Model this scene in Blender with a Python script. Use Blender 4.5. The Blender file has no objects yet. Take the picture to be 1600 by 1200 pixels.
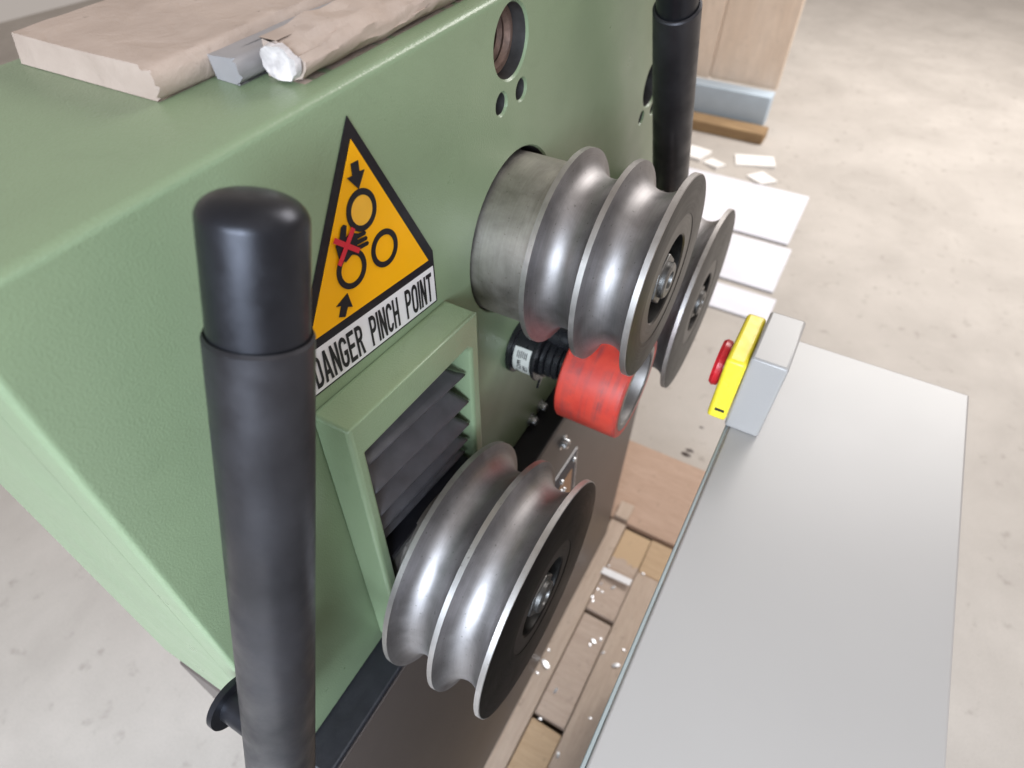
import bpy, bmesh, math, random
from mathutils import Vector, Matrix, noise
random.seed(7)
PI = math.pi
S = 0.2            # metres per plan unit
Z0 = 7.5           # floor lies 7.5 units under the lens
sc = bpy.context.scene
C = sc.collection

def W(x, n, z):    # plan coordinates: x along the panel, n out of the panel, z up
    return Vector((x * S, -n * S, (z + Z0) * S))

# ------------------------------------------------------------------ camera
R = ((0.49714523, 0.86763959, 0.00693956),
     (-0.62625106, 0.36434574, -0.68924727),
     (0.60054662, -0.33831008, -0.72449296))
cd = bpy.data.cameras.new('camera'); cam = bpy.data.objects.new('camera', cd); C.objects.link(cam)
rt = Vector((R[0][0], -R[0][1], R[0][2])); dn = Vector((R[1][0], -R[1][1], R[1][2])); fw = Vector((R[2][0], -R[2][1], R[2][2]))
m = Matrix((rt, -dn, -fw)).transposed().to_4x4(); m.translation = W(0, 1, 0)
cam.matrix_world = m
cd.sensor_width = 36; cd.lens = 957.93 / 1600 * 36
cd.shift_x = 15.575 / 1600; cd.shift_y = 22.75 / 1600
cd.clip_start = 0.01; cd.clip_end = 60
cd.dof.use_dof = True; cd.dof.focus_distance = 0.36; cd.dof.aperture_fstop = 8.0
sc.camera = cam

# ------------------------------------------------------------------ world and lamps
wd = bpy.data.worlds.new('World'); sc.world = wd; wd.use_nodes = True
bg = wd.node_tree.nodes['Background']
bg.inputs[0].default_value = (0.80, 0.72, 0.66, 1); bg.inputs[1].default_value = 0.52

def area(name, loc, target, sx, sy, power, col):
    l = bpy.data.lights.new(name, 'AREA'); l.shape = 'RECTANGLE'; l.size = sx; l.size_y = sy
    l.energy = power; l.color = col
    o = bpy.data.objects.new(name, l); C.objects.link(o)
    o.location = loc
    o.rotation_euler = (target - loc).to_track_quat('-Z', 'Y').to_euler()
    return o
area('roof_light', W(-3, 9, 12), W(1.5, 0.2, -2), 3.4, 3.4, 14, (1.0, 0.96, 0.92))
area('door_light', W(-14, 5, -1.5), W(0.5, 0.3, -3), 1.8, 2.2, 14, (0.74, 0.85, 1.0))
area('floor_daylight', W(-7, 2.5, 1), W(-6, 1.5, -7.5), 1.2, 1.2, 105, (0.76, 0.87, 1.0))
area('yard_daylight', W(22, 6, 10), W(21, 3.5, -7.5), 2.8, 2.8, 235, (1.0, 0.97, 0.94))

vs = sc.view_settings
vs.view_transform = 'Standard'; vs.look = 'None'; vs.exposure = 0.1; vs.gamma = 1.0; vs.use_curve_mapping = False
sc.render.engine = 'CYCLES'
sc.render.resolution_x = 1024; sc.render.resolution_y = 768

# ------------------------------------------------------------------ materials
def nodes(name):
    mt = bpy.data.materials.new(name); mt.use_nodes = True
    nt = mt.node_tree; b = nt.nodes['Principled BSDF']
    return mt, nt, b
def link(nt, a, b): nt.links.new(a, b)
def objco(nt, scale=(1, 1, 1)):
    tc = nt.nodes.new('ShaderNodeTexCoord'); mp = nt.nodes.new('ShaderNodeMapping')
    mp.inputs['Scale'].default_value = scale
    link(nt, tc.outputs['Object'], mp.inputs[0]); return mp.outputs[0]
def noisen(nt, vec, scale, detail=4, rough=0.55, dist=0):
    n = nt.nodes.new('ShaderNodeTexNoise'); n.inputs['Scale'].default_value = scale
    n.inputs['Detail'].default_value = detail; n.inputs['Roughness'].default_value = rough
    n.inputs['Distortion'].default_value = dist
    link(nt, vec, n.inputs['Vector']); return n.outputs['Fac']
def ramp(nt, fac, stops):
    r = nt.nodes.new('ShaderNodeValToRGB'); e = r.color_ramp.elements
    while len(e) < len(stops): e.new(0.5)
    for k, (p, c) in enumerate(stops):
        e[k].position = p
        e[k].color = tuple(c) + (1,) if not isinstance(c, float) else (c, c, c, 1)
    link(nt, fac, r.inputs[0]); return r.outputs[0]
def mixc(nt, fac, a, b):
    mx = nt.nodes.new('ShaderNodeMix'); mx.data_type = 'RGBA'
    if isinstance(fac, float): mx.inputs[0].default_value = fac
    else: link(nt, fac, mx.inputs[0])
    for i, v in ((6, a), (7, b)):
        if isinstance(v, tuple): mx.inputs[i].default_value = v + (1,)
        else: link(nt, v, mx.inputs[i])
    return mx.outputs[2]
def bump(nt, b, h, strength, dist):
    bp = nt.nodes.new('ShaderNodeBump'); bp.inputs['Strength'].default_value = strength
    bp.inputs['Distance'].default_value = dist
    link(nt, h, bp.inputs['Height']); link(nt, bp.outputs[0], b.inputs['Normal'])

def simple(name, col, rough=0.5, metal=0.0, var=0.12, vscale=40, bstr=0.0, bscale=400, bdist=0.0004, spec=0.5, rvar=0.08):
    mt, nt, b = nodes(name); v = objco(nt)
    f = noisen(nt, v, vscale, 5, 0.6)
    lo = tuple(c * (1 - var) for c in col); hi = tuple(min(1, c * (1 + var)) for c in col)
    link(nt, ramp(nt, f, [(0.3, lo), (0.7, hi)]), b.inputs['Base Color'])
    link(nt, ramp(nt, noisen(nt, v, vscale * 2.3, 4), [(0.3, max(0.02, rough - rvar)), (0.7, min(1.0, rough + rvar))]), b.inputs['Roughness'])
    b.inputs['Metallic'].default_value = metal; b.inputs['Specular IOR Level'].default_value = spec
    if bstr: bump(nt, b, noisen(nt, v, bscale, 3, 0.5), bstr, bdist)
    return mt

def paint(name, col):
    mt, nt, b = nodes(name); v = objco(nt)
    big = noisen(nt, v, 9, 4, 0.6)
    base = ramp(nt, big, [(0.3, tuple(c * 0.95 for c in col)), (0.7, tuple(c * 1.04 for c in col))])
    sm = ramp(nt, noisen(nt, v, 26, 6, 0.7, 1.2), [(0.55, 0.0), (0.78, 0.22)])
    base = mixc(nt, sm, base, tuple(c * 0.62 for c in col))
    # faint rubbed spots and specks of dirt
    spk = ramp(nt, noisen(nt, v, 210, 3, 0.5), [(0.735, 0.0), (0.76, 1.0)])
    msk = ramp(nt, noisen(nt, v, 14, 3, 0.5), [(0.56, 0.0), (0.64, 1.0)])
    mm = nt.nodes.new('ShaderNodeMath'); mm.operation = 'MULTIPLY'
    link(nt, spk, mm.inputs[0]); link(nt, msk, mm.inputs[1])
    link(nt, mixc(nt, mm.outputs[0], base, (0.07, 0.085, 0.06)), b.inputs['Base Color'])
    link(nt, ramp(nt, noisen(nt, v, 30, 4), [(0.3, 0.27), (0.7, 0.37)]), b.inputs['Roughness'])
    b.inputs['Specular IOR Level'].default_value = 0.5
    h1 = noisen(nt, v, 820, 2, 0.5)
    bump(nt, b, h1, 0.42, 0.0006)
    return mt

def turned(name, col, rough, axis_ring=True, dark=0.0, stain=0.5):
    mt, nt, b = nodes(name)
    tc = nt.nodes.new('ShaderNodeTexCoord'); sp = nt.nodes.new('ShaderNodeSeparateXYZ')
    link(nt, tc.outputs['Object'], sp.inputs[0])
    def mth(op, a, c=None):
        q = nt.nodes.new('ShaderNodeMath'); q.operation = op
        for i, vv in enumerate((a, c)):
            if vv is None: continue
            if isinstance(vv, (int, float)): q.inputs[i].default_value = vv
            else: link(nt, vv, q.inputs[i])
        return q.outputs[0]
    r = mth('SQRT', mth('ADD', mth('MULTIPLY', sp.outputs[0], sp.outputs[0]), mth('MULTIPLY', sp.outputs[2], sp.outputs[2])))
    an = mth('ARCTAN2', sp.outputs[2], sp.outputs[0])
    cb = nt.nodes.new('ShaderNodeCombineXYZ')
    link(nt, mth('MULTIPLY', r, 900), cb.inputs[0]); link(nt, mth('MULTIPLY', sp.outputs[1], 900), cb.inputs[1])
    link(nt, mth('MULTIPLY', mth('SINE', an), 0.9), cb.inputs[2])
    rings = noisen(nt, cb.outputs[0], 1.0, 4, 0.7)
    v = tc.outputs['Object']
    cloud = noisen(nt, v, 38, 5, 0.65, 0.4)
    c1 = ramp(nt, cloud, [(0.28, tuple(c * (1 - 0.35 * stain) for c in col)), (0.72, tuple(min(1, c * (1 + 0.18 * stain)) for c in col))])
    c2 = mixc(nt, ramp(nt, rings, [(0.3, 0.0), (0.7, 0.22)]), c1, tuple(c * 0.55 for c in col))
    # tiny dark nicks
    nick = ramp(nt, noisen(nt, v, 420, 2, 0.4), [(0.70, 0.0), (0.75, 0.5)])
    c3 = mixc(nt, nick, c2, (col[0] * 0.35, col[1] * 0.33, col[2] * 0.32))
    link(nt, c3, b.inputs['Base Color'])
    b.inputs['Metallic'].default_value = 1.0
    rr = mixc(nt, 0.5, ramp(nt, rings, [(0.25, rough - 0.07), (0.75, rough + 0.09)]), ramp(nt, cloud, [(0.3, rough - 0.06), (0.7, rough + 0.1)]))
    link(nt, rr, b.inputs['Roughness'])
    b.inputs['Anisotropic'].default_value = 0.15
    tg = nt.nodes.new('ShaderNodeTangent'); tg.direction_type = 'RADIAL'; tg.axis = 'Y'
    link(nt, tg.outputs[0], b.inputs['Tangent'])
    bump(nt, b, rings, 0.22, 0.0001)
    return mt

def wood(name, light, dark, along=(3, 60, 60), rough=0.75, bare=None, bscale=12, bare_from=None):
    mt, nt, b = nodes(name); v = objco(nt, along)
    g = noisen(nt, v, 2.2, 6, 0.65, 0.6)
    col = ramp(nt, g, [(0.25, dark), (0.5, tuple((a + c) / 2 for a, c in zip(light, dark))), (0.75, light)])
    fib = noisen(nt, v, 9, 4, 0.7)
    col = mixc(nt, ramp(nt, fib, [(0.35, 0.0), (0.75, 0.35)]), col, tuple(c * 0.6 for c in dark))
    v2 = objco(nt)
    if bare:
        msk = ramp(nt, noisen(nt, v2, bscale, 5, 0.6, 0.5), [(0.50, 0.0), (0.56, 1.0)])
        if bare_from is not None:      # swept-clean end of the board, with a ragged edge of dust
            sx = nt.nodes.new('ShaderNodeSeparateXYZ'); link(nt, v2, sx.inputs[0])
            a_ = nt.nodes.new('ShaderNodeMath'); a_.operation = 'MULTIPLY_ADD'; a_.inputs[1].default_value = 0.045; link(nt, noisen(nt, v2, 60, 4, 0.6), a_.inputs[0]); link(nt, sx.outputs[0], a_.inputs[2])
            msk = ramp(nt, a_.outputs[0], [(0.0, 0.0), (1.0, 1.0)])
            mr = nt.nodes.new('ShaderNodeMapRange'); mr.inputs[1].default_value = bare_from; mr.inputs[2].default_value = bare_from + 0.004; link(nt, a_.outputs[0], mr.inputs[0]); msk = mr.outputs[0]
        col = mixc(nt, msk, col, bare)
    dirt = ramp(nt, noisen(nt, v2, 55, 5, 0.7), [(0.60, 0.0), (0.78, 0.65)])
    col = mixc(nt, dirt, col, tuple(c * 0.35 for c in dark))
    link(nt, col, b.inputs['Base Color']); b.inputs['Roughness'].default_value = rough
    b.inputs['Specular IOR Level'].default_value = 0.3
    bump(nt, b, fib, 0.25, 0.0006)
    return mt

def concrete():
    mt, nt, b = nodes('concrete'); v = objco(nt)
    big = noisen(nt, v, 2.2, 6, 0.65, 0.3)
    col = ramp(nt, big, [(0.25, (0.35, 0.32, 0.29)), (0.55, (0.44, 0.405, 0.37)), (0.8, (0.52, 0.48, 0.44))])
    st = ramp(nt, noisen(nt, v, 17, 4, 0.6), [(0.60, 0.0), (0.74, 0.6)])
    col = mixc(nt, st, col, (0.22, 0.19, 0.165))
    gr = ramp(nt, noisen(nt, v, 300, 4, 0.7), [(0.48, 0.0), (0.72, 0.5)])
    col = mixc(nt, gr, col, (0.25, 0.22, 0.2))
    link(nt, col, b.inputs['Base Color']); b.inputs['Roughness'].default_value = 0.7
    bump(nt, b, noisen(nt, v, 180, 4, 0.6), 0.25, 0.001)
    return mt

def urethane():
    mt, nt, b = nodes('red_urethane'); v = objco(nt)
    f = noisen(nt, v, 45, 4, 0.6)
    col = ramp(nt, f, [(0.3, (0.46, 0.036, 0.026)), (0.7, (0.60, 0.066, 0.040))])
    # grime dragged round the tread: bands across the width plus short scuffs
    vb = objco(nt, (6, 160, 6)); band = ramp(nt, noisen(nt, vb, 1.0, 3, 0.5), [(0.47, 0.0), (0.66, 0.75)])
    br = ramp(nt, noisen(nt, v, 60, 4, 0.6), [(0.38, 0.0), (0.62, 1.0)])
    mm = nt.nodes.new('ShaderNodeMath'); mm.operation = 'MULTIPLY'; link(nt, band, mm.inputs[0]); link(nt, br, mm.inputs[1])
    col = mixc(nt, mm.outputs[0], col, (0.13, 0.055, 0.06))
    vs_ = objco(nt, (1, 0.28, 1)); sc_ = ramp(nt, noisen(nt, vs_, 700, 3, 0.6), [(0.62, 0.0), (0.72, 0.7)])
    m2 = nt.nodes.new('ShaderNodeMath'); m2.operation = 'MULTIPLY'; link(nt, sc_, m2.inputs[0]); link(nt, ramp(nt, noisen(nt, v, 33, 3), [(0.5, 0.0), (0.62, 1.0)]), m2.inputs[1])
    col = mixc(nt, m2.outputs[0], col, (0.05, 0.03, 0.035))
    link(nt, col, b.inputs['Base Color']); b.inputs['Roughness'].default_value = 0.42
    b.inputs['Subsurface Weight'].default_value = 0.05; b.inputs['Subsurface Radius'].default_value = (0.004, 0.001, 0.001)
    bump(nt, b, noisen(nt, v, 320, 3, 0.5), 0.15, 0.0003)
    return mt

M = dict(
    green=paint('green_paint', (0.222, 0.294, 0.178)),
    steel=turned('turned_steel', (0.350, 0.333, 0.334), 0.49, stain=0.8),
    steel_face=turned('dark_reflection_face', (0.038, 0.037, 0.037), 0.40, stain=0.7),  # base colour darkened to stand in for the dark surroundings the face reflects
    steel_hub=turned('hub_steel', (0.095, 0.091, 0.088), 0.36),
    rim=turned('ground_rim_sheen', (0.50, 0.475, 0.46), 0.44, stain=0.6),  # rougher ground finish; reflected brightness is put in as a lighter colour
    sleeve=turned('sleeve_steel', (0.46, 0.425, 0.39), 0.52, stain=1.1),
    nut=simple('zinc_nut', (0.20, 0.195, 0.19), 0.42, 1.0, 0.25, 150, 0.2, 500),
    zinc=simple('zinc_bright', (0.58, 0.60, 0.62), 0.26, 1.0, 0.1, 150),
    black_steel=simple('blackened_steel', (0.030, 0.031, 0.038), 0.36, 0.7, 0.12, 60, 0.04, 700),
    black_rod=simple('black_rod', (0.046, 0.045, 0.051), 0.42, 0.7, 0.30, 22, 0.06, 500, rvar=0.12),
    black_paint=simple('black_paint', (0.012, 0.012, 0.016), 0.42, 0, 0.2, 40, 0.2, 500),
    black_plastic=simple('black_plastic', (0.013, 0.013, 0.015), 0.30, 0, 0.2, 80),
    brown=simple('brown_paint', (0.098, 0.080, 0.073), 0.44, 0, 0.03, 5, 0.03, 700, 0.0003, rvar=0.01),
    cloth=None,
    dark=simple('dark_cavity', (0.010, 0.010, 0.011), 0.7, 0),
    bore=simple('bored_wall', (0.075, 0.072, 0.072), 0.45, 0.4, 0.3, 60),
    rust=simple('rusty_bore', (0.24, 0.16, 0.13), 0.50, 0.4, 0.35, 120, 0.3, 500),
    grey_paint=simple('cabinet_grey', (0.37, 0.355, 0.345), 0.32, 0, 0.02, 5, 0.05, 500, rvar=0.015),
    grey_edge=simple('cabinet_edge', (0.30, 0.335, 0.335), 0.35, 0, 0.08, 20),
    yellow=simple('yellow_plastic', (0.86, 0.70, 0.045), 0.32, 0, 0.05, 50),
    red=simple('red_plastic', (0.62, 0.02, 0.03), 0.30, 0, 0.05, 50),
    card=None, concrete=concrete(), urethane=urethane(),
    st_black=simple('sticker_black', (0.013, 0.011, 0.014), 0.42, 0, 0.25, 60, spec=0.25),
    st_yellow=simple('sticker_yellow', (0.92, 0.43, 0.002), 0.42, 0, 0.03, 30, spec=0.22),
    st_yellow2=simple('sticker_yellow_worn', (0.84, 0.44, 0.03), 0.38, 0, 0.06, 60, spec=0.4),
    st_white=simple('sticker_white', (0.74, 0.72, 0.74), 0.35, 0, 0.03, 60, spec=0.4),
    st_red=simple('sticker_red', (0.60, 0.02, 0.035), 0.35, 0, 0.05, 60, spec=0.4),
    label=simple('silver_label', (0.58, 0.58, 0.54), 0.38, 0.1, 0.08, 120),
    navy=simple('navy_plate', (0.010, 0.012, 0.030), 0.5, 0.0, 0.2, 90),
    bronze=simple('bronze_plate', (0.36, 0.20, 0.10), 0.34, 0.55, 0.15, 120),
    white=simple('white_card', (0.82, 0.80, 0.80), 0.6, 0, 0.04, 60),
    chip=simple('metal_chip', (0.82, 0.84, 0.88), 0.36, 0.7, 0.1, 400),
    blue_beam=simple('blue_grey_beam', (0.45, 0.54, 0.63), 0.45, 0, 0.1, 4),
    white_sheet=simple('white_sheet_metal', (0.70, 0.70, 0.76), 0.35, 0, 0.06, 5),
    paper=simple('loose_paper', (0.80, 0.78, 0.76), 0.7, 0, 0.05, 20),
    foam=simple('torn_wrap', (0.60, 0.55, 0.54), 0.5, 0, 0.45, 90, 0.5, 200, 0.002),
    grey_wrap=simple('grey_wrap', (0.30, 0.285, 0.29), 0.5, 0, 0.1, 30),
    board=wood('pallet_board', (0.55, 0.44, 0.355), (0.44, 0.335, 0.26), (4, 40, 40)),
    cross=wood('pallet_cross_board', (0.54, 0.43, 0.355), (0.44, 0.335, 0.265), (40, 4, 40)),
    cross_tan=wood('swept_cross_board', (0.54, 0.43, 0.355), (0.44, 0.335, 0.265), (40, 4, 40), bare=(0.50, 0.355, 0.22), bare_from=4.07 * S + 0.022),
    tan=wood('tan_cross_board', (0.55, 0.40, 0.26), (0.45, 0.31, 0.19), (40, 4, 40)),
    ply=wood('plywood_face', (0.52, 0.37, 0.285), (0.42, 0.285, 0.21), (34, 3.5, 40)),
    crate=wood('crate_wood', (0.86, 0.72, 0.60), (0.76, 0.60, 0.47), (8, 3, 0.8)),
    old_wood=wood('brown_wood', (0.40, 0.27, 0.14), (0.24, 0.15, 0.08), (10, 2, 10)),
)
def cloth_mat():
    mt, nt, b = nodes('bellows_cloth'); v = objco(nt, (1, 1, 1))
    w = nt.nodes.new('ShaderNodeTexWave'); w.inputs['Scale'].default_value = 520; w.bands_direction = 'X'
    w.inputs['Distortion'].default_value = 1.5
    link(nt, v, w.inputs['Vector'])
    f = noisen(nt, v, 60, 4)
    link(nt, ramp(nt, f, [(0.3, (0.045, 0.044, 0.050)), (0.7, (0.075, 0.073, 0.083))]), b.inputs['Base Color'])
    b.inputs['Roughness'].default_value = 0.5
    bump(nt, b, w.outputs['Fac'], 0.3, 0.0002)
    return mt
M['cloth'] = cloth_mat()
def card_mat():
    mt, nt, b = nodes('kraft_paper'); v = objco(nt)
    f = noisen(nt, v, 22, 5, 0.6, 0.4)
    col = ramp(nt, f, [(0.3, (0.38, 0.295, 0.245)), (0.7, (0.50, 0.40, 0.34))])
    sp = ramp(nt, noisen(nt, v, 130, 3, 0.5), [(0.70, 0.0), (0.76, 0.6)])
    col = mixc(nt, sp, col, (0.2, 0.15, 0.12))
    link(nt, col, b.inputs['Base Color']); b.inputs['Roughness'].default_value = 0.75
    bump(nt, b, noisen(nt, v, 70, 5, 0.6, 0.8), 0.5, 0.002)
    return mt
M['card'] = card_mat()

# ------------------------------------------------------------------ mesh helpers
def link_obj(name, me, mat, parent=None, origin=None, smooth=None, bevel=0, seg=2):
    if mat is not None and not me.materials: me.materials.append(mat)
    o = bpy.data.objects.new(name, me); C.objects.link(o)
    if origin is not None: o.location = origin
    if parent is not None:
        o.parent = parent
        o.matrix_parent_inverse = Matrix.Identity(4)
        o.location = (origin if origin is not None else Vector()) - world_of(parent)
    if smooth is not None:
        for p in me.polygons: p.use_smooth = True
        if smooth > 0:
            try: me.set_sharp_from_angle(angle=math.radians(smooth))
            except Exception: pass
    if bevel:
        bv = o.modifiers.new('bevel', 'BEVEL'); bv.width = bevel * S; bv.segments = seg; bv.limit_method = 'ANGLE'; bv.angle_limit = math.radians(35)
        for p in me.polygons: p.use_smooth = True
        try: me.set_sharp_from_angle(angle=math.radians(50))
        except Exception: pass
        bv.harden_normals = False
    return o
_w = {}
def world_of(o):
    v = o.location.copy()
    if o.parent: v = v + world_of(o.parent)
    return v
def finish(bm):
    bmesh.ops.remove_doubles(bm, verts=bm.verts, dist=1e-7)
    bmesh.ops.recalc_face_normals(bm, faces=bm.faces)
    me = bpy.data.meshes.new('mesh'); bm.to_mesh(me); bm.free(); return me
def mesh_from(verts, faces, origin=None):
    """verts in plan units; origin in plan units (kept as the object's origin)"""
    og = W(*origin) if origin is not None else Vector()
    bm = bmesh.new(); vs_ = [bm.verts.new(W(*v) - og) for v in verts]
    for f in faces:
        try: bm.faces.new([vs_[i] for i in f])
        except ValueError: pass
    return finish(bm)
def obj(name, verts, faces, mat, parent=None, origin=None, **k):
    og = W(*origin) if origin is not None else None
    return link_obj(name, mesh_from(verts, faces, origin), mat, parent, og, **k)
BOXF = [(0, 1, 2, 3), (4, 5, 6, 7), (0, 1, 5, 4), (1, 2, 6, 5), (2, 3, 7, 6), (3, 0, 4, 7)]
def boxv(x0, x1, n0, n1, z0, z1):
    return [(x0, n0, z0), (x1, n0, z0), (x1, n1, z0), (x0, n1, z0), (x0, n0, z1), (x1, n0, z1), (x1, n1, z1), (x0, n1, z1)]
def box(name, x0, x1, n0, n1, z0, z1, mat, parent=None, bevel=0.006, origin=None, **k):
    return obj(name, boxv(x0, x1, n0, n1, z0, z1), BOXF, mat, parent, origin, bevel=bevel, **k)
def prism(name, poly, n0, n1, mat, parent=None, bevel=0, **k):
    """poly in (x,z), extruded along n"""
    q = len(poly)
    v = [(x, n0, z) for x, z in poly] + [(x, n1, z) for x, z in poly]
    f = [tuple(range(q)), tuple(range(q, 2 * q))] + [(i, (i + 1) % q, q + (i + 1) % q, q + i) for i in range(q)]
    return obj(name, v, f, mat, parent, bevel=bevel, **k)
def lathe_mesh(profile, seg=128, closed=False):
    """profile [(n, r)] about the n axis through the local origin"""
    bm = bmesh.new(); rings = []
    for n, r in profile:
        if r < 1e-6: rings.append([bm.verts.new(Vector((0, -n * S, 0)))])
        else: rings.append([bm.verts.new(Vector((r * S * math.cos(2 * PI * i / seg), -n * S, r * S * math.sin(2 * PI * i / seg)))) for i in range(seg)])
    pairs = list(zip(rings, rings[1:])) + ([(rings[-1], rings[0])] if closed else [])
    for a, b in pairs:
        for i in range(seg):
            j = (i + 1) % seg
            q = [a[i % len(a)], a[j % len(a)], b[j % len(b)], b[i % len(b)]]
            u = []
            for vv in q:
                if vv not in u: u.append(vv)
            if len(u) > 2:
                try: bm.faces.new(u)
                except ValueError: pass
    return finish(bm)
def lathe(name, cx, cz, profile, mat, parent=None, seg=128, closed=False, smooth=28, n=0):
    return link_obj(name, lathe_mesh(profile, seg, closed), mat, parent, W(cx, n, cz), smooth=smooth)
def ngon_prism_mesh(r, sides, n0, n1, rot=0):
    bm = bmesh.new(); v = []
    for n in (n0, n1):
        v.append([bm.verts.new(Vector((r * S * math.cos(rot + 2 * PI * i / sides), -n * S, r * S * math.sin(rot + 2 * PI * i / sides)))) for i in range(sides)])
    bm.faces.new(v[0]); bm.faces.new(v[1])
    for i in range(sides): bm.faces.new((v[0][i], v[0][(i + 1) % sides], v[1][(i + 1) % sides], v[1][i]))
    return finish(bm)
def rod_mesh(profile, a, b, seg=64):
    """profile [(t along a->b in units, r)]; a, b plan points; verts relative to a"""
    A, B = W(*a), W(*b); d = (B - A).normalized()
    u = d.orthogonal().normalized(); w = d.cross(u)
    bm = bmesh.new(); rings = []
    for t, r in profile:
        if r < 1e-6: rings.append([bm.verts.new(d * t * S)])
        else: rings.append([bm.verts.new(d * t * S + (u * math.cos(2 * PI * i / seg) + w * math.sin(2 * PI * i / seg)) * r * S) for i in range(seg)])
    for p, q in zip(rings, rings[1:]):
        for i in range(seg):
            j = (i + 1) % seg; f = []
            for vv in (p[i % len(p)], p[j % len(p)], q[j % len(q)], q[i % len(q)]):
                if vv not in f: f.append(vv)
            if len(f) > 2: bm.faces.new(f)
    return finish(bm)
def rod(name, a, b, profile, mat, parent=None, seg=64, smooth=30):
    return link_obj(name, rod_mesh(profile, a, b, seg), mat, parent, W(*a), smooth=smooth)
def empty(name, x, n, z):
    o = bpy.data.objects.new(name, None); C.objects.link(o); o.location = W(x, n, z); o.empty_display_size = 0.05; return o
def tag(o, label, cat=None, group=None, kind=None):
    if label: o['label'] = label
    if cat: o['category'] = cat
    if group: o['group'] = group
    if kind: o['kind'] = kind
    return o
def circle_pts(cx, cz, r, q=48):
    return [(cx + r * math.cos(2 * PI * i / q), cz + r * math.sin(2 * PI * i / q)) for i in range(q)]

# ------------------------------------------------------------------ setting: the workshop floor
fl = obj('floor', [(-30, -30, -7.5), (90, -30, -7.5), (90, 40, -7.5), (-30, 40, -7.5)], [(0, 1, 2, 3)], M['concrete'])
tag(fl, None, kind='structure')

# ------------------------------------------------------------------ pallet under the machine
pallet = tag(empty('wooden_pallet', 1.8, 0.3, -7.5), 'dusty wooden pallet with gapped cross boards under the green bending machine', 'pallet')
def plank(x0, x1, n0, n1, zt, th, mat, nm='plank', jit=0.006):
    v = boxv(x0, x1, n0, n1, zt - th, zt)
    v = [(x + random.uniform(-jit, jit), n + random.uniform(-jit, jit), z + (random.uniform(-jit, jit) * 0.6 if i > 3 else 0)) for i, (x, n, z) in enumerate(v)]
    return obj(nm, v, BOXF, mat, pallet, bevel=0.008)
PT = -6.9
plank(-0.6, 4.57, 0.10, 0.308, PT, 0.10, M['board'])
plank(-0.6, 4.02, 0.672, 0.96, PT, 0.10, M['board'])
for x0, x1, mt_ in ((3.292, 4.535, 'cross_tan'), (1.980, 3.232, 'cross'), (0.66, 1.918, 'tan'), (-0.62, 0.615, 'cross')):
    plank(x0, x1, 0.316, 0.664, PT - 0.035, 0.10, M[mt_])
plank(-0.6, 4.57, -0.85, -0.5, PT, 0.10, M['board'])
for n0, n1 in ((0.12, 0.30), (0.70, 0.93), (-1.2, -0.9)):
    plank(-0.6, 5.9, n0, n1, PT - 0.20, 0.37, M['board'], 'stringer', 0.003)
plank(4.04, 4.545, 0.672, 1.0, PT - 0.035, 0.085, M['tan'])
ply = obj('plywood_sheet', boxv(4.60, 5.95, -0.9, 1.7, PT - 0.11, PT - 0.015), BOXF, M['ply'], None, origin=(5.2, 0.4, PT - 0.11), bevel=0.006)
tag(ply, 'pinkish plywood sheet lying past the end of the brown machine base', 'plywood')
blk_ = box('wood_offcut', 4.60, 4.86, 0.12, 0.30, PT - 0.014, PT + 0.05, M['board'], origin=(4.7, 0.2, PT))
tag(blk_, 'short pale wood offcut at the foot of the brown base corner', 'offcut')
ws = obj('paper_strip', [(3.77, 0.285, PT + 0.004), (3.86, 0.29, PT + 0.004), (3.86, 0.66, PT + 0.02), (3.775, 0.655, PT + 0.018),
         (3.77, 0.285, PT + 0.016), (3.86, 0.29, PT + 0.016), (3.86, 0.66, PT + 0.034), (3.775, 0.655, PT + 0.032)], BOXF, M['white'], origin=(3.8, 0.45, PT))
tag(ws, 'white strip lying across a gap between pallet boards', 'strip')
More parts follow.
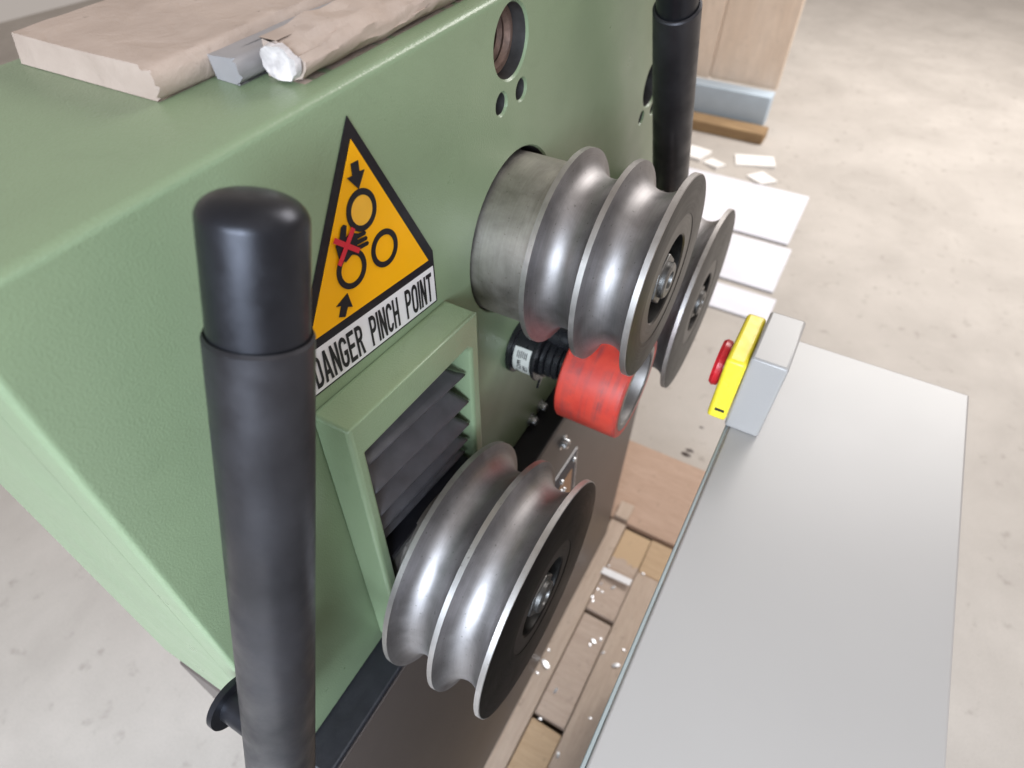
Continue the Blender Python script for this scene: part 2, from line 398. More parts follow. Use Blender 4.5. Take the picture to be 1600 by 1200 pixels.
# metal shavings lying on the boards
chips = [(2.612, 0.161), (2.461, 0.198), (2.332, 0.16), (2.278, 0.416), (2.971, 0.551), (3.032, 0.613), (2.91, 0.535),
         (2.891, 0.699), (2.833, 0.876), (3.034, 0.886), (2.2, 0.85), (1.728, 0.711), (1.946, 0.395), (3.448, 0.325), (3.405, 0.35),
         (3.571, 0.396), (3.661, 0.346), (3.686, 0.492), (3.575, 0.342), (3.93, 0.33), (4.02, 0.74)]
big_chip = {1: 2.6, 8: 2.2, 3: 1.5, 4: 1.6, 11: 1.4, 17: 1.5}
for k, (x, n) in enumerate(chips):
    s = 0.021 * big_chip.get(k, random.uniform(0.75, 1.15)); a = random.uniform(0, PI)
    inset = not (n < 0.31 or n > 0.67)
    zz = (PT - 0.035 if inset else PT) + 0.006
    vv = []; ff = []
    nn = 7
    for i in range(nn):            # a small curled shaving
        t = i / (nn - 1) - 0.5; w = 0.45 * s * (1 - 1.6 * t * t); zc_ = zz + 0.22 * s * (1 - 3.2 * t * t)
        for sgn in (-1, 1):
            px = x + math.cos(a) * t * 2 * s - math.sin(a) * sgn * w
            pn = n + math.sin(a) * t * 2 * s + math.cos(a) * sgn * w
            vv.append((px, pn, zc_ + sgn * 0.12 * s)); 
    base = len(vv); vv += [(px, pn, z_ - 0.06 * s) for px, pn, z_ in vv]
    for i in range(nn - 1):
        ff += [(2 * i, 2 * i + 1, 2 * i + 3, 2 * i + 2), (base + 2 * i, base + 2 * i + 1, base + 2 * i + 3, base + 2 * i + 2),
               (2 * i, 2 * i + 2, base + 2 * i + 2, base + 2 * i), (2 * i + 1, 2 * i + 3, base + 2 * i + 3, base + 2 * i + 1)]
    ff += [(0, 1, base + 1, base), (2 * nn - 2, 2 * nn - 1, base + 2 * nn - 1, base + 2 * nn - 2)]
    o = obj('metal_shaving', vv, ff, M['chip'], origin=(x, n, zz), smooth=60)
    lab = {1: 'longest silvery metal shaving on the board beside the brown base', 8: 'large bright shaving by the grey cabinet edge'}.get(k, 'tiny silvery metal shaving scattered on the pallet boards')
    tag(o, lab, 'shaving', 'metal shavings on the pallet')

# ------------------------------------------------------------------ the bending machine
mach = tag(empty('bending_machine', 2.0, -0.8, -6.9), 'green and brown section bending machine with three grooved steel rolls', 'machine')
XL, XR = 0.19, 3.98
def ztop(x): return -0.538 + 0.041 * x
def zbot(x): return -2.75 + 0.047 * (x - 0.235)

def panel_mesh(outer, holes, th, b):
    """front face at n=0 with round-cornered edge; holes run through"""
    bm = bmesh.new()
    cx = sum(p[0] for p in outer) / len(outer); cz = sum(p[1] for p in outer) / len(outer)
    def loop(pts, n): return [bm.verts.new(W(x, n, z)) for x, z in pts]
    def inset(d): # outer is convex quad: move corners towards inside along both axes
        return [(x + (d if x < cx else -d), z + (d if z < cz else -d)) for x, z in outer]
    rings = []
    for k in range(5):
        a = k / 4 * PI / 2
        rings.append(loop(inset(b * (1 - math.sin(a))), -b * (1 - math.cos(a))))
    rings.append(loop(outer, -th))
    def edges_of(l):
        out = []
        for i in range(len(l)):
            e = bm.edges.get((l[i], l[(i + 1) % len(l)])) or bm.edges.new((l[i], l[(i + 1) % len(l)]))
            out.append(e)
        return out
    fr = edges_of(rings[0]); hl = []
    for (hx, hz, hr) in holes:
        c0 = loop(circle_pts(hx, hz, hr + 0.006), 0); c1 = loop(circle_pts(hx, hz, hr), -0.008); c2 = loop(circle_pts(hx, hz, hr), -th)
        fr += edges_of(c0)
        for a_, b_ in ((c0, c1), (c1, c2)):
            for i in range(len(a_)):
                j = (i + 1) % len(a_); nf = bm.faces.new((a_[i], a_[j], b_[j], b_[i]))
                if b_ is c2: nf.material_index = 1
    bmesh.ops.triangle_fill(bm, use_beauty=True, use_dissolve=False, edges=fr)
    for a_, b_ in zip(rings, rings[1:]):
        for i in range(4):
            j = (i + 1) % 4; bm.faces.new((a_[i], a_[j], b_[j], b_[i]))
    return finish(bm)
outer = [(XL, zbot(XL)), (XR, zbot(XR)), (XR, ztop(XR)), (XL, ztop(XL))]
BH = (1.812, -0.603); BH2 = (3.33, -1.175)
UP = (1.857, -1.281); LO = (1.018, -2.230); R2 = (2.840, -2.031)
holes = [(UP[0], UP[1], 0.319), (BH[0], BH[1], 0.104), (1.754, -0.767, 0.033), (1.884, -0.762, 0.033), (BH2[0], BH2[1], 0.112), (3.247, -1.322, 0.032), (3.42, -1.33, 0.032)]
pm = panel_mesh(outer, holes, 0.12, 0.02)
pm.materials.append(M['green']); pm.materials.append(M['bore'])
pn = link_obj('front_panel', pm, M['green'], mach, smooth=30)
tag(pn, 'flat green painted front plate with round holes')
# casing behind the plate (hollow, dark inside)
def slope_box(name, n0, n1, th, mat):
    v = [(XL, n0, ztop(XL) - th), (XR, n0, ztop(XR) - th), (XR, n1, ztop(XR) - th), (XL, n1, ztop(XL) - th),
         (XL, n0, ztop(XL) - .001), (XR, n0, ztop(XR) - .001), (XR, n1, ztop(XR) - .001), (XL, n1, ztop(XL) - .001)]
    return obj(name, v, BOXF, mat, mach)
slope_box('top_plate', -0.78, -0.122, 0.08, M['green'])
box('side_plate', XL, XL + 0.06, -0.78, -0.122, -2.7, -0.62, M['green'], mach, bevel=0)
box('side_plate', XR - 0.06, XR, -0.78, -0.122, -2.7, -0.47, M['green'], mach, bevel=0)
box('inner_frame', XL + 0.08, XR - 0.08, -0.75, -0.6, -2.7, -0.66, M['dark'], mach, bevel=0)
# base: black ledge and brown cabinet
NB = 0.14
obj('base_ledge', [(XL - 0.02, -0.11, zbot(XL) - 0.004), (4.36, -0.11, zbot(4.36) - 0.004), (4.36, NB, zbot(4.36) - 0.022), (XL - 0.02, NB, zbot(XL) - 0.022),
     (XL - 0.02, -0.11, zbot(XL) - 0.09), (4.36, -0.11, zbot(4.36) - 0.09), (4.36, NB, zbot(4.36) - 0.062), (XL - 0.02, NB, zbot(XL) - 0.062)], BOXF, M['black_paint'], mach, bevel=0.012, seg=3)
prism('base_cabinet', [(XL, -6.9), (4.34, -6.9), (4.34, zbot(4.34) - 0.095), (XL, zbot(XL) - 0.095)], -0.78, NB - 0.012, M['brown'], mach, bevel=0.012)
# cap screws
def screw(x, z, n, r, mat, nm='cap_screw'):
    s = lathe(nm, x, z, [(n, r * 1.55), (n + 0.006, r * 1.55), (n + 0.008, r * 1.05), (n + 0.035, r), (n + 0.042, r * 0.88), (n + 0.042, r * 0.52), (n + 0.022, r * 0.5), (n + 0.022, 0)], mat, mach, seg=28, smooth=35)
    return s
for x, z in ((2.222, -2.605), (2.106, -2.612)): screw(x, z, 0.0, 0.026, M['zinc'])
s3 = screw(2.331, -2.976, NB - 0.012, 0.034, M['zinc'])
# instruction plate on the brown base
pl = prism('name_plate', [(1.72, -3.90), (2.68, -3.93), (2.615, -3.322), (1.70, -3.26)], NB - 0.012, NB - 0.004, M['white'], mach)
tag(pl, 'white edged plate with navy frame on brown base')
prism('plate_frame', [(1.74, -3.885), (2.655, -3.915), (2.598, -3.328), (1.72, -3.264)], NB - 0.004, NB, M['navy'], pl)
prism('plate_field', [(1.80, -3.83), (2.585, -3.85), (2.545, -3.49), (1.78, -3.43)], NB, NB + 0.003, M['bronze'], pl)
for x, z in ((2.37, -3.44), (2.56, -3.40), (2.37, -3.55), (2.43, -3.60)):
    lathe('plate_screw', x, z, [(NB, 0.022), (NB + 0.012, 0.018), (NB + 0.016, 0)], M['zinc'], pl, seg=16)

# bore seen through the large hole
lathe('threaded_bore', BH[0], BH[1], [(-0.058, 0.1036), (-0.052, 0.100), (-0.052, 0.086)] + [p for k in range(10) for p in ((-0.056 - k * 0.026, 0.085), (-0.069 - k * 0.026, 0.074))] + [(-0.45, 0.074), (-0.45, 0)], M['rust'], mach, seg=64, smooth=20)
lathe('threaded_bore', BH2[0], BH2[1], [(-0.125, 0.15), (-0.13, 0.085), (-0.4, 0.075), (-0.4, 0)], M['dark'], mach, seg=48)

# -------- warning sticker: flat print stuck on the plate
def SZ(x, v): return v - 0.1 * (x - 1.32)
def flat(name, pts, n, mat, parent, th=0.0016):
    return prism(name, [(x, SZ(x, v)) for x, v in pts], n, n + th, mat, parent)
stk = flat('warning_sticker', [(1.049, -0.588), (1.322, -1.062), (1.324, -1.256), (0.712, -1.256), (0.712, -1.135)], 0.0005, M['st_black'], mach, 0.0025)
tag(stk, 'yellow black and white triangular pinch point warning sticker')
N1 = 0.0032
flat('sticker_field', [(1.047, -0.640), (1.294, -1.084), (0.776, -1.084)], N1, M['st_yellow'], stk)
flat('text_band', [(1.314, -1.114), (1.316, -1.249), (0.720, -1.249), (0.720, -1.114)], N1, M['st_white'], stk)
def ring_flat(name, cx, cv, ro, ri, n, mat, parent, q=56):
    v = []; f = []
    for i in range(q):
        a = 2 * PI * i / q
        for r, nn in ((ro, n), (ri, n), (ro, n + 0.0016), (ri, n + 0.0016)):
            x = cx + r * math.cos(a); v.append((x, nn, SZ(x, cv + r * math.sin(a))))
    for i in range(q):
        j = (i + 1) % q; a, b = 4 * i, 4 * j
        f += [(a, a + 1, b + 1, b), (a + 2, b + 2, b + 3, a + 3), (a, b, b + 2, a + 2), (a + 1, a + 3, b + 3, b + 1)]
    return obj(name, v, f, mat, parent)
N2 = N1 + 0.0020
flat('pictogram_disc', circle_pts(1.041, -0.815, 0.046), N2 - 0.0003, M['st_yellow2'], stk)
for cx, cv in ((1.041, -0.816), (1.104, -0.954), (0.968, -0.955)): ring_flat('pictogram_roll', cx, cv, 0.0560, 0.0395, N2, M['st_black'], stk)
flat('pictogram_arrow', [(1.031, -0.693), (1.057, -0.692), (1.056, -0.719), (1.074, -0.720), (1.043, -0.760), (1.010, -0.722), (1.029, -0.722)], N2, M['st_black'], stk)
flat('pictogram_arrow', [(0.935, -1.013), (0.943, -1.062), (0.926, -1.053), (0.910, -1.077), (0.888, -1.066), (0.904, -1.038), (0.887, -1.031)], N2, M['st_black'], stk)
# gloved hand caught between the discs
N3 = N2 + 0.0020
flat('pictogram_hand', [(0.968, -0.826), (0.977, -0.832), (0.966, -0.862), (0.985, -0.855), (1.010, -0.868), (1.004, -0.885), (0.998, -0.905), (0.975, -0.915), (0.950, -0.925), (0.930, -0.905), (0.928, -0.870), (0.945, -0.858), (0.958, -0.830)], N3, M['st_black'], stk)
for k in range(3):
    x0, v0 = 0.990 + 0.002 * k, -0.868 - 0.016 * k
    flat('pictogram_finger', [(x0, v0), (x0 + 0.046, v0 - 0.003), (x0 + 0.050, v0 - 0.009), (x0 + 0.045, v0 - 0.014), (x0 - 0.004, v0 - 0.012)], N3 + 0.0002, M['st_black'], stk)
N4 = N3 + 0.0022
def bar(name, a, b, w, n, mat):
    dx, dv = b[0] - a[0], b[1] - a[1]; L = math.hypot(dx, dv); px, pv = -dv / L * w, dx / L * w
    return flat(name, [(a[0] + px, a[1] + pv), (b[0] + px, b[1] + pv), (b[0] - px, b[1] - pv), (a[0] - px, a[1] - pv)], n, mat, stk)
bar('pictogram_cross', (0.925, -0.851), (1.002, -0.914), 0.0075, N4, M['st_red'])
bar('pictogram_cross', (0.996, -0.846), (0.924, -0.922), 0.0070, N4 + 0.0004, M['st_red'])
def text_mesh(txt, fn, offset=0.0, th=None, spacing=1.0):
    """glyphs of the built-in font; fn maps unit text coordinates (0..1, 0..1) to plan points"""
    cu = bpy.data.curves.new('glyphs', 'FONT'); cu.body = txt; cu.offset = offset; cu.resolution_u = 3; cu.space_character = spacing
    t = bpy.data.objects.new('glyphs', cu); C.objects.link(t)
    bpy.context.view_layer.update()
    me = bpy.data.meshes.new_from_object(t)
    bpy.data.objects.remove(t); bpy.data.curves.remove(cu)
    xs = [v.co.x for v in me.vertices]; ys = [v.co.y for v in me.vertices]
    x0, x1, y0, y1 = min(xs), max(xs), min(ys), max(ys)
    for v in me.vertices: v.co = W(*fn((v.co.x - x0) / (x1 - x0), (v.co.y - y0) / (y1 - y0)))
    me.materials.clear()
    return me
# condensed bold block letters, drawn as strokes in a unit cell
TV, TH = 0.27, 0.135
def _arc(cx, cy, rx, ry, a0, a1, q=10): return [(cx + rx * math.cos(math.radians(a0 + (a1 - a0) * i / q)), cy + ry * math.sin(math.radians(a0 + (a1 - a0) * i / q))) for i in range(q + 1)]
def _rect(x0, y0, x1, y1): return [[(x0, y0), (x1, y0), (x1, y1), (x0, y1)]]
def _strip(outer, inner): return [[outer[i], outer[i + 1], inner[i + 1], inner[i]] for i in range(len(outer) - 1)]
def _bowl(x0, x1, y0, y1):
    h = (y1 - y0) / 2; ry = min(0.24, h); rx = (x1 - x0) * 0.75
    o = [(x0, y1)] + _arc(x1 - rx, y1 - ry, rx, ry, 90, 0) + _arc(x1 - rx, y0 + ry, rx, ry, 0, -90) + [(x0, y0)]
    ix, iy = max(0.02, rx - TV), max(0.02, ry - TH)
    n_ = [(x0, y1 - TH)] + _arc(x1 - TV - ix, y1 - TH - iy, ix, iy, 90, 0) + _arc(x1 - TV - ix, y0 + TH + iy, ix, iy, 0, -90) + [(x0, y0 + TH)]
    return _strip(o, n_)
def _round(a0, a1):
    rx, ry = 0.5, 0.26; ix, iy = rx - TV, ry - TH
    def path(px, py, cx_, top, bot):
        full = _arc(cx_, top, px, py, 0, 180) + _arc(cx_, bot, px, py, 180, 360)
        return full + [full[0]]
    o = path(rx, ry, 0.5, 1 - 0.26, 0.26); n_ = path(ix, iy, 0.5, 1 - 0.26, 0.26)
    return _strip(o[a0:a1], n_[a0:a1])
GL = {
    'D': _rect(0, 0, TV, 1) + _bowl(TV, 1, 0, 1),
    'O': _round(0, 23),
    'C': _round(0, 22),
    'G': _round(0, 22) + _rect(0.52, 0.40, 1, 0.40 + TH) + _rect(1 - TV, 0.26, 1, 0.40),
    'P': _rect(0, 0, TV, 1) + _bowl(TV, 1, 0.43, 1),
    'R': _rect(0, 0, TV, 1) + _bowl(TV, 0.97, 0.46, 1) + [[(0.45, 0.46), (0.72, 0.46), (1.02, 0), (0.72, 0)]],
    'E': _rect(0, 0, TV, 1) + _rect(TV, 0, 0.95, TH) + _rect(TV, 0.44, 0.88, 0.44 + TH) + _rect(TV, 1 - TH, 0.95, 1),
    'I': _rect(0, 0, TV, 1),
    'H': _rect(0, 0, TV, 1) + _rect(1 - TV, 0, 1, 1) + _rect(TV, 0.44, 1 - TV, 0.44 + TH),
    'T': _rect(0, 1 - TH, 1, 1) + _rect(0.5 - TV / 2, 0, 0.5 + TV / 2, 1 - TH),
    'N': _rect(0, 0, TV, 1) + _rect(1 - TV, 0, 1, 1) + [[(TV, 1), (TV, 0.62), (1 - TV, 0), (1 - TV, 0.38)]],
    'A': [[(0, 0), (TV * 1.02, 0), (0.5, 0.78), (0.5, 1), (0.36, 1)], [(1, 0), (1 - TV * 1.02, 0), (0.5, 0.78), (0.5, 1), (0.64, 1)], [(0.33, 0.22), (0.67, 0.22), (0.62, 0.22 + TH), (0.38, 0.22 + TH)]],
}
def word_obj(word, a, b):
    wid = {'I': TV, 'A': 1.1, 'N': 1.02, 'G': 1.04, 'O': 1.04}; gap = 0.20
    tot = sum(wid.get(c, 1.0) for c in word) + gap * (len(word) - 1); k = (b - a) / tot
    x = a
    for c in word:
        w_ = wid.get(c, 1.0) * k
        vv = []; ff = []
        sx = k if c == 'I' else w_
        for poly in GL[c]:
            base = len(vv); q = len(poly)
            for nn in (N2, N2 + 0.0014):
                for (u, v) in poly:
                    px = x + u * sx; vv.append((px, nn, SZ(px, -1.236 + 0.106 * v)))
            ff += [tuple(range(base, base + q)), tuple(range(base + q, base + 2 * q))] + [(base + i, base + (i + 1) % q, base + q + (i + 1) % q, base + q + i) for i in range(q)]
        og = W(x, N2, -1.2)
        obj('letter', vv, ff, M['st_black'], stk)
        x += w_ + gap * k
for word, a, b in (('DANGER', 0.760, 0.958), ('PINCH', 0.992, 1.124), ('POINT', 1.160, 1.298)): word_obj(word, a, b)

# -------- bellows guard: box frame round the slot of the lower roll
guard_o = [(0.703, -2.640), (1.392, -2.612), (1.372, -1.283), (0.712, -1.240)]
guard_i = [(0.757, -2.52), (1.332, -2.52), (1.318, -1.418), (1.296, -1.395), (0.759, -1.372)]
def frame_mesh(n0, n1):
    bm = bmesh.new()
    def lp(pts, n): return [bm.verts.new(W(x, n, z)) for x, z in pts]
    of, ob, if_, ib = lp(guard_o, n1), lp(guard_o, n0), lp(guard_i, n1), lp(guard_i, n0)
    def edges(l): return [bm.edges.new((l[i], l[(i + 1) % len(l)])) for i in range(len(l))]
    e = edges(of) + edges(if_); bmesh.ops.triangle_fill(bm, use_beauty=True, use_dissolve=True, edges=e)
    e = edges(ob) + edges(ib); bmesh.ops.triangle_fill(bm, use_beauty=True, use_dissolve=True, edges=e)
    for a, b in ((of, ob), (if_, ib)):
        for i in range(len(a)):
            j = (i + 1) % len(a); bm.faces.new((a[i], a[j], b[j], b[i]))
    return finish(bm)
gd = link_obj('bellows_guard', frame_mesh(0.001, 0.132), M['green'], mach, bevel=0.013, seg=3)
tag(gd, 'green box frame round the pleated black bellows')
prism('slot_back', [(0.765, -2.51), (1.325, -2.51), (1.31, -1.40), (0.765, -1.38)], 0.0015, 0.006, M['black_paint'], gd)
# pleats of the bellows
bel = empty('bellows', 1.03, 0.05, -1.7); bel.parent = mach; bel.location = W(1.03, 0.05, -1.7) - world_of(mach)
tag(bel, 'black pleated cloth bellows')
ridges = [(-1.418, .078), (-1.492, .110), (-1.628, .118), (-1.755, .116), (-1.852, .108), (-1.930, .095)]
prev = -1.372
for k, (rz, rn) in enumerate(ridges):
    nxt = rz - 0.006
    vv = []; ff = []; q = 24
    mid = (0.020 + rn) / 2
    pr = [(0.020, prev), (0.020 + (rn - 0.02) * 0.10, prev + (rz - prev) * 0.25), (0.020 + (rn - 0.02) * 0.38, prev + (rz - prev) * 0.50), (0.020 + (rn - 0.02) * 0.78, prev + (rz - prev) * 0.78), (rn, rz + 0.010), (rn + 0.005, rz + 0.003), (rn + 0.003, rz - 0.004), (rn - 0.010, rz - 0.006), (0.020, nxt - 0.004)]
    for i in range(q + 1):
        t = i / q
        for (n_, z_) in pr:
            x1 = 1.240 + 0.066 * (n_ - 0.02) / 0.1
            x = 0.762 + (x1 - 0.762) * t
            wob = 0.005 * noise.noise(Vector((x * 7, k * 3.1, 0))) + 0.0025 * noise.noise(Vector((x * 25, k * 5.7, 2)))
            vv.append((x, n_ + wob * 0.6, z_ - 0.15 * (x - 1.03) * min(1, (k + 0.4) / 1.5) + wob))
    m_ = len(pr)
    for i in range(q):
        for j in range(m_ - 1): ff.append((i * m_ + j, i * m_ + j + 1, (i + 1) * m_ + j + 1, (i + 1) * m_ + j))
    p = obj('pleat', vv, ff, M['cloth'], bel, smooth=50)
    sd = p.modifiers.new('thickness', 'SOLIDIFY'); sd.thickness = 0.004 * S; sd.offset = -1
    prev = nxt
# slide under the bellows carrying the lower roll
box('bellows_bracket', 0.775, 1.30, 0.02, 0.115, -2.035, -2.005, M['black_paint'], mach, bevel=0.004)
box('slide_block', 0.78, 1.31, 0.012, 0.108, -2.50, -2.04, M['steel_hub'], mach, bevel=0.01)

# -------- the grooved rolls
B0, WD, GR = 0.2167, 0.0255, 0.1632
N_F = B0 + 3 * WD + 2 * GR
RC = 0.162       # counterbore
def roll_profile(r, neck):
    e = 0.0035; pts = [(B0, neck), (B0, r - 0.012), (B0 + 0.0015, r - e)]
    n = B0
    for k in range(3):
        pts += [(n + e, r), (n + WD - e * 0.8, r)]
        n += WD
        if k < 2:
            h = GR / 2; dpt = 0.083
            for i in range(1, 32):
                a = PI * i / 32
                pts.append((n + h - h * math.cos(a), r - 0.0015 - dpt * math.sin(a) ** 0.95))
            n += GR
    pts += [(N_F - 0.0008, r - e)]
    return pts
def hex_nut(parent, cx, cz, n, rot):
    wsh = lathe('washer', cx, cz, [(n, 0.03), (n, 0.112), (n + 0.010, 0.112), (n + 0.013, 0.108), (n + 0.013, 0.03)], M['nut'], parent, seg=48)
    nm = ngon_prism_mesh(0.098, 6, n + 0.013, n + 0.050, rot)
    link_obj('nut', nm, M['nut'], parent, W(cx, 0, cz), bevel=0.006)
    lathe('bolt_head', cx, cz, [(n + 0.05, 0.066), (n + 0.064, 0.066), (n + 0.070, 0.060), (n + 0.070, 0.036), (n + 0.048, 0.034), (n + 0.048, 0)], M['nut'], parent, seg=40)
    lathe('shaft_tip', cx, cz, [(n + 0.048, 0.022), (n + 0.060, 0.020), (n + 0.060, 0)], M['nut'], parent, seg=24)
def roll(cx, cz, r, label, rot, sleeve=True):
    ro = lathe('bending_roll', cx, cz, roll_profile(r, 0.25), M['steel'], mach, seg=192, smooth=32)
    tag(ro, label)
    ro.data.materials.append(M['rim'])
    for p in ro.data.polygons:
        c_ = p.center
        if math.hypot(c_.x, c_.z) > (r - 0.0045) * S: p.material_index = 1
    e = 0.0035
    lathe('roll_face', cx, cz, [(N_F - 0.0008, r - e), (N_F, r - e - 0.003), (N_F, RC + 0.075), (N_F - 0.002, RC + 0.072)], M['steel_face'], ro, seg=160)
    lathe('hub_ring', cx, cz, [(N_F - 0.002, RC + 0.072), (N_F - 0.002, RC + 0.006), (N_F - 0.007, RC), (N_F - 0.060, RC), (N_F - 0.060, 0.03)], M['steel_hub'], ro, seg=128)
    hex_nut(ro, cx, cz, N_F - 0.060, rot)
    return ro
roll(UP[0], UP[1], 0.3644, 'smaller upper steel roll with two grooves', 0.35)
roll(LO[0], LO[1], 0.4790, 'large lower steel roll in front of the bellows', 0.1)
roll(R2[0], R2[1], 0.4949, 'far steel roll half hidden behind the upper roll', 0.6)
# upper shaft sleeve
lathe('shaft_sleeve', UP[0] - 0.003, UP[1] - 0.008, [(-0.2, 0.20), (-0.2, 0.306), (0.203, 0.306), (0.206, 0.303), (0.206, 0.285), (0.2183, 0.285), (0.2183, 0.1)], M['sleeve'], mach, seg=128, smooth=30)
lathe('shaft_collar', LO[0], LO[1], [(0.108, 0.05), (0.108, 0.24), (0.2183, 0.24), (0.2183, 0.05)], M['sleeve'], mach, seg=96)
lathe('shaft_sleeve', R2[0], R2[1], [(0.0, 0.1), (0.0, 0.33), (0.2183, 0.33), (0.2183, 0.1)], M['sleeve'], mach, seg=96)

# -------- measuring encoder and red contact roller
EX, EZ = 1.925, -1.905
RX, RZ, RR, RN0, RN1 = 1.958, -1.935, 0.242, 0.290, 0.580
en = lathe('encoder', EX, EZ, [(0.0005, 0.0), (0.0005, 0.128), (0.004, 0.132), (0.022, 0.132), (0.026, 0.126), (0.026, 0.116), (0.125, 0.116), (0.129, 0.112), (0.129, 0.0)], M['black_plastic'], mach, seg=96)
tag(en, 'black round encoder with silver label')
ER = 0.1168
def cyl_patch(name, a0, a1, n0, n1, r, mat, parent, q=24):
    v = []; f = []
    for i in range(q + 1):
        a = a0 + (a1 - a0) * i / q
        for nn, rr in ((n0, r), (n1, r), (n0, r + 0.0008), (n1, r + 0.0008)): v.append((EX + rr * math.cos(a), nn, EZ + rr * math.sin(a)))
    for i in range(q):
        a, b = 4 * i, 4 * i + 4
        f += [(a, a + 1, b + 1, b), (a + 2, a + 3, b + 3, b + 2), (a, b, b + 2, a + 2), (a + 1, b + 1, b + 3, a + 3)]
    return obj(name, v, f, mat, parent, smooth=40)
A0, A1 = math.radians(140), math.radians(262)
lb = cyl_patch('encoder_label', A0, A1, 0.034, 0.118, ER, M['label'], en)
for k in range(6):
    a = math.radians(146 + 3.6 * 0) ; n0 = 0.052 + 0.009 * k
    cyl_patch('label_line', math.radians(147 + random.uniform(0, 3)), math.radians(163 + random.uniform(-3, 4)), n0, n0 + 0.004, ER + 0.0009, M['st_black'], lb, 6)
def cyl_text(txt, ang0, ang1, n0, n1):
    def fn(u, v):
        # letters read along the axis, tops towards the upper side
        a = math.radians(ang0 + (ang1 - ang0) * v); nn = n0 + (n1 - n0) * u
        return (EX + (ER + 0.0022) * math.cos(a), nn, EZ + (ER + 0.0022) * math.sin(a))
    tm = text_mesh(txt, fn, 0.03)
    link_obj('label_lettering', tm, M['st_black'], lb)
cyl_text('E', 182, 170, 0.058, 0.076)
cyl_text('CE', 196, 184, 0.056, 0.080)
cyl_text('RU', 200, 182, 0.086, 0.110)
for k in range(3): cyl_patch('label_line', math.radians(206 + 8 * k), math.radians(209 + 8 * k), 0.044, 0.06 + 0.004 * k, ER + 0.0009, M['st_black'], lb, 4)
fl_ = lathe('clamp_flange', EX, EZ, [(0.130, 0.03), (0.130, 0.130), (0.140, 0.132), (0.146, 0.128), (0.146, 0.03)], M['black_plastic'], mach, seg=72)
lathe('flange_seal', EX + 0.02, EZ - 0.055, [(0.147, 0.02), (0.147, 0.075), (0.153, 0.073), (0.153, 0.02)], M['label'], mach, seg=60)
prism('clamp_tab', [(EX - 0.03, EZ - 0.125), (EX - 0.055, EZ - 0.178), (EX + 0.0, EZ - 0.13)], 0.132, 0.144, M['black_plastic'], mach)
for n0, n1, r in ((0.150, 0.172, 0.103), (0.175, 0.205, 0.096), (0.208, 0.236, 0.096), (0.239, 0.29, 0.088)):
    lathe('shaft_ring', EX + (RX - EX) * n0 / 0.4, EZ + (RZ - EZ) * n0 / 0.4, [(n0 - 0.003, 0.02), (n0 - 0.003, r - 0.008), (n0, r - 0.003), (n0 + 0.003, r), (n1 - 0.003, r), (n1, r - 0.004), (n1, 0.02)], M['black_plastic'], mach, seg=64)
lathe('clamp_boss', EX + 0.055, EZ + 0.085, [(0.15, 0.0), (0.15, 0.06), (0.262, 0.06), (0.266, 0.056), (0.266, 0.0)], M['black_plastic'], mach, seg=48)
rl_ = lathe('contact_roller', RX, RZ, [(RN0, 0.20), (RN0, RR - 0.008), (RN0 + 0.008, RR), (RN1 - 0.008, RR), (RN1, RR - 0.008), (RN1, 0.205)], M['urethane'], mach, seg=128, smooth=40)
tag(rl_, 'red rubber covered roller under the upper roll')
lathe('roller_core', RX, RZ, [(RN1 - 0.0005, 0.2055), (RN1 + 0.001, 0.203), (RN1 + 0.001, 0.176), (RN1 - 0.004, 0.170), (RN0 + 0.06, 0.170), (RN0 + 0.055, 0.0)], M['rim'], rl_, seg=96)
lathe('roller_back', RX, RZ, [(RN0 + 0.0005, 0.201), (RN0 + 0.0005, 0.0)], M['black_steel'], rl_, seg=64)

# -------- side guide posts leaning in front of the plate
def post(axis_a, axis_b, top_t, ring_t, end_t, r, label, foot_t, rod_r=None):
    """axis runs from a (upper) to b (lower); t measured from a in units"""
    rr = rod_r or r * 0.92
    A = Vector(axis_a); Bv = Vector(axis_b)
    def at(t): 
        d = (Bv - A).normalized(); return tuple(A + d * t)
    L = end_t - ring_t
    g = rod('guide_post', at(ring_t), at(end_t), [(0.03, rr + 0.001), (0.0, rr + 0.001), (-0.002, rr + 0.004), (0.0, r - 0.004), (0.006, r), (L - 0.14, r), (L - 0.13, r - 0.003), (L - 0.125, r), (L - 0.02, r), (L, r - 0.03), (L, 0)], M['black_rod'], mach, 80)
    tag(g, label)
    pr = [(L_, rr) for L_ in ()]
    h = ring_t - top_t
    prf = [(-h, 0.0)] + [(-h + rr * 0.5 * (1 - math.cos(a)), rr * math.sin(a) ** 0.7) for a in [PI / 2 * i / 10 for i in range(1, 11)]] + [(-0.01, rr), (0.025, rr)]
    rod('guide_rod', at(ring_t), at(end_t), prf, M['black_steel'], g, 64)
    f = at(foot_t)
    lathe('post_bracket', f[0], f[2], [(0.0008, 0.0), (0.0008, 0.085), (0.02, 0.085), (0.02, 0.055), (f[1], 0.055), (f[1], 0.0)], M['black_steel'], g, seg=48)
    return g
# left post nearest the lens, right post beyond the rolls
post((0.660, 0.2, -0.29), (0.228, 0.2, -1.66), 0.205, 0.455, 2.05, 0.098, 'dark guide post at the sticker side', 1.75)
post((2.43, 0.2, 0.05), (3.259, 0.2, -1.509), 0.50, 0.842, 2.15, 0.0975, 'dark guide post behind the upper roll', 2.06, 0.084)

